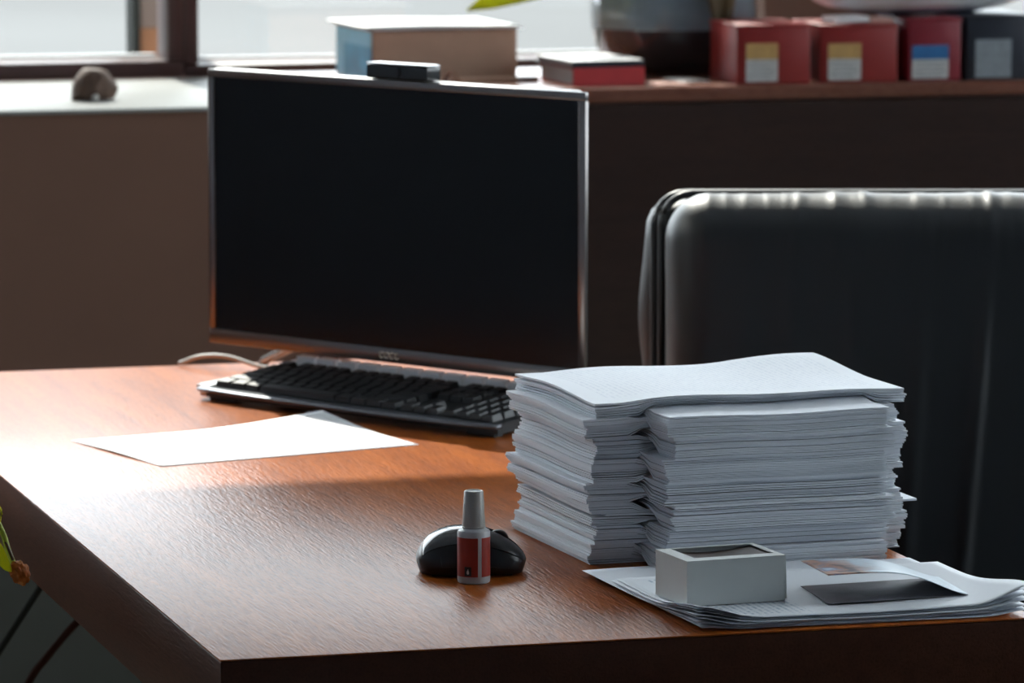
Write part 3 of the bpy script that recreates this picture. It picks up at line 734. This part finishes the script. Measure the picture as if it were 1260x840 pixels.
# ------------------------------------------------------------------ stone on the sill
random.seed(3)
sb = bmesh.new(); bmesh.ops.create_icosphere(sb, subdivisions=3, radius=1.0)
for v in sb.verts:
    n = v.co.normalized()
    k = 1 + 0.16 * noise.noise(n * 1.6 + Vector((3, 1, 7))) + 0.07 * noise.noise(n * 4)
    v.co = Vector((n.x * 0.039 * k, n.y * 0.027 * k, n.z * 0.036 * k))
    if v.co.z < -0.016: v.co.z = -0.016 - 0.001 * noise.noise(n * 5)
for _ in range(9):
    d = Vector((random.uniform(-1, 1), random.uniform(-1, 0.3), random.uniform(-0.2, 1))).normalized()
    lim = 0.0275
    for v in sb.verts:
        e = v.co.dot(d) - lim
        if e > 0: v.co -= d * e * 0.9
st = thing('rough_stone', 'rough brown stone with pale spot resting on the white window sill', 'stone', W(0.508, 3.163, SILL), PSI)
obj('stone_body', move(sb, (0, 0, 0.0173)), 'stone', st, smooth=18)
q = bmesh.new(); bmesh.ops.create_icosphere(q, subdivisions=2, radius=0.0075)
obj('pale_spot', move(q, (0.000, -0.0195, 0.0075)), 'quartz', st, smooth='all')

# ------------------------------------------------------------------ things on the sideboard
# cardboard box with papers
pbx = thing('cardboard_box', 'brown cardboard box with blue printed end and white papers on top', 'box', W(0.934, 3.20, CB_Z), PSI + R(2))
PH = 0.0745
obj('box_body', box(0, 0.222, 0, 0.20, 0, PH, 0.0015), 'kraft', pbx)
obj('end_print', box(-0.0012, -0.0001, 0.006, 0.194, 0.0, PH - 0.002), 'lightblue', pbx)
obj('end_band', box(-0.0020, -0.0013, 0.004, 0.150, 0.0, 0.050), 'blue', pbx)
for k in range(4):
    sh_ = obj('paper_sheet', paper(0.236, 0.218, lambda x, y, k=k: 0.0003 + 0.0013 * k + 0.0016 * (1 - math.cos(2 * math.pi * x / 0.25 + k * 0.3)) * (0.5 + 0.5 * k / 3) * 0.5, 0.0010, 20, 12), 'white', loc=W(0.930 - 0.004 * k, 3.195 + 0.003 * (k % 2), CB_Z + PH + 0.0003), rotz=PSI + R(2 - 0.5 * k), smooth='all')
    tag(sh_, 'white sheet on top of the cardboard box, ' + ('lowest of the layer', 'second of the layer from below', 'second of the layer from above', 'uppermost of the layer')[k], 'paper', 'sheets on the cardboard box')
# books
bk = thing('red_book', 'thick red book lying under the black book on the sideboard', 'book', W(1.192, 3.035, CB_Z), PSI + R(3))
obj('page_block', box(0.002, 0.106, 0.004, 0.150, 0.002, 0.024), 'pages', bk)
obj('spine', box(0.0, 0.110, -0.0005, 0.0038, 0.0, 0.026, 0.001), 'red', bk)
obj('cover', box(0.0, 0.110, 0.004, 0.155, 0.0, 0.0018), 'red', bk); obj('cover', box(0.0, 0.110, 0.004, 0.155, 0.0242, 0.026), 'red', bk)
bk2 = thing('black_book', 'thin black book lying on top of the red book on the sideboard', 'book', W(1.190, 3.034, CB_Z + 0.0262), PSI + R(4))
obj('page_block', box(0.002, 0.106, 0.004, 0.150, 0.0015, 0.0085), 'pages', bk2)
obj('spine', box(0.0, 0.112, -0.0005, 0.0038, 0.0, 0.010, 0.001), 'navy', bk2)
obj('cover', box(0.0, 0.112, 0.004, 0.158, 0.0, 0.0014), 'navy', bk2); obj('cover', box(0.0, 0.112, 0.004, 0.158, 0.0086, 0.010), 'white', bk2)  # upper cover is white: the sky's reflection painted onto the black book
# rod and clear plastic piece
rd = thing('wooden_rod', 'pale brown rounded rod lying before the cardboard box on the sideboard', 'rod', W(1.06, 3.125, CB_Z), PSI + R(2))
obj('shaft', move(lathe([(0, -0.065), (0.0042, -0.065), (0.0042, 0.075), (0, 0.075)], 14), (0.0, 0, 0.0047), ry=R(90)), 'kraft', rd, smooth=True)
obj('end_cap', move(lathe([(0, 0.0752), (0.0043, 0.0752), (0.0047, 0.077), (0.0047, 0.104), (0.0038, 0.106), (0, 0.106)], 14), (0.0, 0, 0.0047), ry=R(90)), 'rod', rd, smooth=True)
cl = bmesh.new(); bmesh.ops.create_cone(cl, cap_ends=True, segments=6, radius1=0.021, radius2=0.004, depth=0.022)
for v in cl.verts: v.co.x += 0.003 * math.sin(v.co.y * 300); v.co.z += 0.011
tag(obj('plastic_wrapper', cl, 'clear', loc=W(1.018, 3.075, CB_Z + 0.0004), rotz=PSI), 'crumpled clear plastic piece on the sideboard before the cardboard box', 'wrapper')
# flower pot
FP = W(1.428, 3.300, CB_Z)
def leafbm(path, width, nrm_up=Vector((0, 0, 1)), thick=0.0012, fold=0.25, n=14, power=0.7):
    P = spline(path, max(2, n // (len(path) - 1))); b = bmesh.new(); rows_ = []
    N_ = len(P) - 1
    for i, p in enumerate(P):
        t = i / N_
        d = (P[min(i + 1, N_)] - P[max(i - 1, 0)]).normalized()
        side = d.cross(nrm_up).normalized(); up = side.cross(d).normalized()
        w = width * max(0.03, math.sin(math.pi * min(1, 0.06 + 0.94 * t)) ** power)
        row_ = []
        for k in range(-3, 4):
            row_.append(p + side * (w * k / 3) + up * (fold * w * abs(k) / 3))
        rows_.append((row_, up))
    T = [[b.verts.new(q + u_ * thick / 2) for q in r_] for r_, u_ in rows_]; B = [[b.verts.new(q - u_ * thick / 2) for q in r_] for r_, u_ in rows_]
    for i in range(N_):
        for k in range(6):
            b.faces.new((T[i][k], T[i][k + 1], T[i + 1][k + 1], T[i + 1][k])); b.faces.new((B[i][k], B[i + 1][k], B[i + 1][k + 1], B[i][k + 1]))
        b.faces.new((T[i][0], T[i + 1][0], B[i + 1][0], B[i][0])); b.faces.new((T[i][6], B[i][6], B[i + 1][6], T[i + 1][6]))
    for i in (0, N_):
        for k in range(6): b.faces.new((T[i][k], B[i][k], B[i][k + 1], T[i][k + 1]))
    return b
fp = thing('potted_orchid', 'broad leaved plant in a round dark glazed pot on the sideboard', 'plant', FP, PSI)
prof = [(0, 0), (0.088, 0), (0.094, 0.003), (0.108, 0.022), (0.119, 0.045), (0.1245, 0.068)]
obj('pot', lathe(prof + [(0.119, 0.0675), (0.10, 0.03), (0, 0.03)], 48), 'pot', fp, smooth=True)
obj('pot_rim', lathe([(0.119, 0.0682), (0.1248, 0.0682), (0.1265, 0.095), (0.124, 0.118), (0.118, 0.120), (0.116, 0.115), (0.119, 0.095), (0.117, 0.0682)], 48), 'pot_band', fp, smooth=True)
obj('soil', lathe([(0, 0.100), (0.06, 0.103), (0.1165, 0.098), (0.1165, 0.07), (0, 0.06)], 40), 'soil', fp, smooth=True)
def pl(x, y, z): return Vector((x, y, z))
obj('leaf', leafbm([pl(0, 0, .10), pl(-.10, -.06, .168), pl(-.22, -.085, .148), pl(-.350, -.095, .102)], 0.038, nrm_up=Vector((0.1, -0.75, 0.65)), fold=0.1), 'leaf_yellow', fp, smooth='all')
obj('leaf', leafbm([pl(0, 0, .10), pl(.03, -.07, .175), pl(.032, -.128, .15), pl(.028, -.150, .038)], 0.031, nrm_up=Vector((0, -1, 0.3)), fold=0.1), 'leaf_brown', fp, smooth='all')
obj('leaf', leafbm([pl(0.02, 0, .10), pl(.06, -.07, .175), pl(.11, -.11, .17), pl(.165, -.13, .135)], 0.028, fold=0.2), 'leaf_brown', fp, smooth='all')
for a, l, up_ in ((40, 0.22, 0.16), (110, 0.2, 0.2), (165, 0.24, 0.12), (320, 0.2, 0.22), (75, 0.16, 0.28)):
    c, s_ = math.cos(R(a)), math.sin(R(a))
    obj('leaf', leafbm([pl(0, 0, .10), pl(c * l * .4, s_ * l * .4, .11 + up_ * .7), pl(c * l * .75, s_ * l * .75, .12 + up_), pl(c * l, s_ * l, .10 + up_ * .8)], 0.028, fold=0.2), 'leaf', fp, smooth='all')
obj('flower_stem', tube(spline([(0, 0.01, 0.10), (0.01, 0.02, 0.26), (-0.02, 0.03, 0.42), (-0.09, 0.02, 0.50)]), 0.0025, 8), 'stem', fp, smooth='all')
# red and dark file boxes
def filebox(s, t, yaw, w, d, h, body, labels, lab, lx0, lx1, lz0, lz1):
    o = thing('file_box', lab, 'file box', W(s, t, CB_Z), PSI + yaw)
    obj('shell', box(0, w, 0, d, 0, h, 0.003, 2), body, o, smooth=True)
    pl_ = obj('label', box(lx0, lx1, -0.0008, 0.0004, lz0, lz1), labels[0], o)
    zz = lz1 - (lz1 - lz0) * 0.42
    obj('label_header', box(lx0, lx1, -0.0012, -0.0008, zz, lz1), labels[1], pl_)
    for k in range(4):
        z_ = zz - 0.004 - k * 0.0065
        obj('text_line', box(lx0 + 0.006, lx1 - 0.005 - 0.004 * (k % 2), -0.0011, -0.0008, z_ - 0.0014, z_), 'label_grey', pl_)
    obj('lid_edge', box(-0.001, w + 0.001, -0.001, d + 0.001, h - 0.004, h + 0.001, 0.0012), body, o, smooth=True)
filebox(1.428, 2.996, R(-3), 0.112, 0.15, 0.086, 'binder', ('label_white', 'label_yellow'), 'red file box with yellow and white label standing nearest the flower pot', 0.014, 0.062, 0.004, 0.060)
filebox(1.556, 2.994, R(-3), 0.118, 0.15, 0.0845, 'binder', ('label_white', 'label_yellow'), 'red file box between the one by the flower pot and the crimson one', 0.012, 0.062, 0.004, 0.058)
filebox(1.692, 2.992, R(-2), 0.082, 0.15, 0.092, 'binder2', ('label_white', 'label_blue'), 'crimson file box with blue and white label beside the dark one', 0.006, 0.062, 0.004, 0.053)
filebox(1.783, 2.992, R(-2), 0.105, 0.15, 0.0945, 'navy', ('label_grey', 'label_grey'), 'dark navy file box with grey label on the sideboard', 0.014, 0.070, 0.004, 0.060)
# papers and dish on the file boxes
tag(obj('paper_note', paper(0.052, 0.07, lambda x, y: 0.002 * sstep(x / 0.05), 0.008, 8, 6), 'white', loc=W(1.583, 3.008, CB_Z + 0.0862), rotz=PSI - R(4)), 'small white paper pad on top of the red file box', 'paper')
tag(obj('paper_note', paper(0.034, 0.06, lambda x, y: 0.0 + 0.001 * sstep(y / 0.05), 0.006, 6, 6), 'pink', loc=W(1.6385, 3.006, CB_Z + 0.0862), rotz=PSI - R(2)), 'small pink paper pad beside the white pad on the red file box', 'paper')
ds = thing('serving_dish', 'shallow white oval dish with dark blue underside on the file boxes', 'dish', W(1.742, 3.090, CB_Z + 0.0957), PSI)
def oval(prof_, n=48):
    b = lathe(prof_, n)
    for v in b.verts: v.co.x *= 1.25; v.co.y *= 0.62
    return b
obj('dish_foot', oval([(0, 0), (0.070, 0), (0.076, 0.002), (0.084, 0.0036), (0.0845, 0.0046), (0.07, 0.003), (0, 0.003)]), 'dish_blue', ds, smooth=True)
obj('dish_bowl', oval([(0, 0.0032), (0.07, 0.0032), (0.085, 0.0048), (0.112, 0.0100), (0.1284, 0.0184), (0.140, 0.030), (0.1415, 0.0325), (0.139, 0.033), (0.125, 0.0225), (0.11, 0.014), (0.07, 0.0055), (0, 0.0055)]), 'dish', ds, smooth=True)
for k in range(2):
    tag(obj('paper_note', paper(0.05, 0.07, lambda x, y: 0.0006 * math.sin(x * 90), 0.0006, 8, 4), 'white' if k else 'pink', loc=W(1.315 + 0.045 * k, 3.02 + 0.03 * k, CB_Z + 0.0004 + 0.0015 * k), rotz=PSI + R(6 * k)), 'small white note lying flat on the sideboard beside the red book' if k else 'small pink note lying flat on the sideboard beside the red book', 'paper')

# ------------------------------------------------------------------ flowering plant left of the desk
fpl = thing('potted_flower', 'plant with drooping withered orange flower beside the left edge of the desk', 'plant', (-0.64, 4.30, 0), 0)
obj('pot', lathe([(0, 0), (0.085, 0), (0.115, 0.20), (0.122, 0.20), (0.122, 0.225), (0.110, 0.225), (0.104, 0.19), (0, 0.19)], 32), 'terracotta', fpl, smooth=True)
obj('soil', lathe([(0, 0.203), (0.106, 0.200), (0.106, 0.195), (0, 0.192)], 24), 'soil', fpl)
obj('stem', tube(spline([(0, 0, 0.20), (0.01, 0.0, 0.45), (0.05, 0, 0.70), (0.12, 0, 0.815), (0.165, 0, 0.80), (0.182, 0, 0.772), (0.1885, 0, 0.752), (0.1950, 0, 0.735)]), 0.0026, 8), 'stem', fpl, smooth='all')
obj('dark_tendril', tube(spline([(0.05, 0.006, 0.70), (0.13, 0.006, 0.792), (0.176, 0.004, 0.775), (0.187, -0.002, 0.758), (0.193, -0.006, 0.745)]), 0.0016, 6), 'leaf_brown', fpl, smooth='all')
obj('leaf', leafbm([(0.15, -0.01, 0.805), (0.178, -0.012, 0.796), (0.1835, -0.012, 0.785), (0.178, -0.012, 0.772)], 0.004, fold=0.2), 'leaf_yellow', fpl, smooth='all')
obj('leaf', leafbm([(0.166, -0.008, 0.772), (0.178, -0.008, 0.758), (0.186, -0.008, 0.742), (0.1915, -0.006, 0.7345)], 0.0052, nrm_up=Vector((0, -1, 0)), fold=0.2), 'leaf_yellow', fpl, smooth='all')
fw_ = bmesh.new(); bmesh.ops.create_icosphere(fw_, subdivisions=4, radius=1.0)
for v in fw_.verts:
    n = v.co.normalized(); k = 1 + 0.30 * noise.noise(n * 2.2 + Vector((1, 5, 2))) + 0.16 * noise.noise(n * 5)
    v.co = Vector((n.x * 0.0085 * k, n.y * 0.0075 * k, n.z * 0.0108 * k))
obj('flower', move(fw_, (0.1985, -0.002, 0.7325), ry=R(-25)), 'petal', fpl, smooth=50)
for a in (20, 100, 190, 250, 310):
    c, s_ = math.cos(R(a)), math.sin(R(a)); l = 0.16
    obj('leaf', leafbm([(0, 0, .21), (c * .05, s_ * .05, .32), (c * .11, s_ * .11, .36), (c * l, s_ * l, .30)], 0.022, fold=0.2), 'leaf', fpl, smooth='all')

# ------------------------------------------------------------------ cables under the desk
tag(obj('hanging_cable', tube([(-0.442, 5.2, DESK - DT), (-0.5135, 5.2, 0.559), (-0.56, 5.2, 0.487), (-0.70, 5.2, 0.27), (-0.875, 5.2, 0.004)], 0.0035, 8), 'cable_dark', smooth=True), 'straight dark cable running from under the desk down to the floor', 'cable')
tag(obj('hanging_cable', tube(spline([(-0.385, 5.2, DESK - DT), (-0.437, 5.2, 0.56), (-0.477, 5.2, 0.5185), (-0.507, 5.2, 0.483), (-0.5263, 5.2, 0.4557), (-0.56, 5.2, 0.38), (-0.60, 5.2, 0.18), (-0.66, 5.2, 0.006)], 6), 0.0042, 8), 'cable_brown', smooth='all'), 'curved reddish brown cable hanging from under the desk to the floor', 'cable')
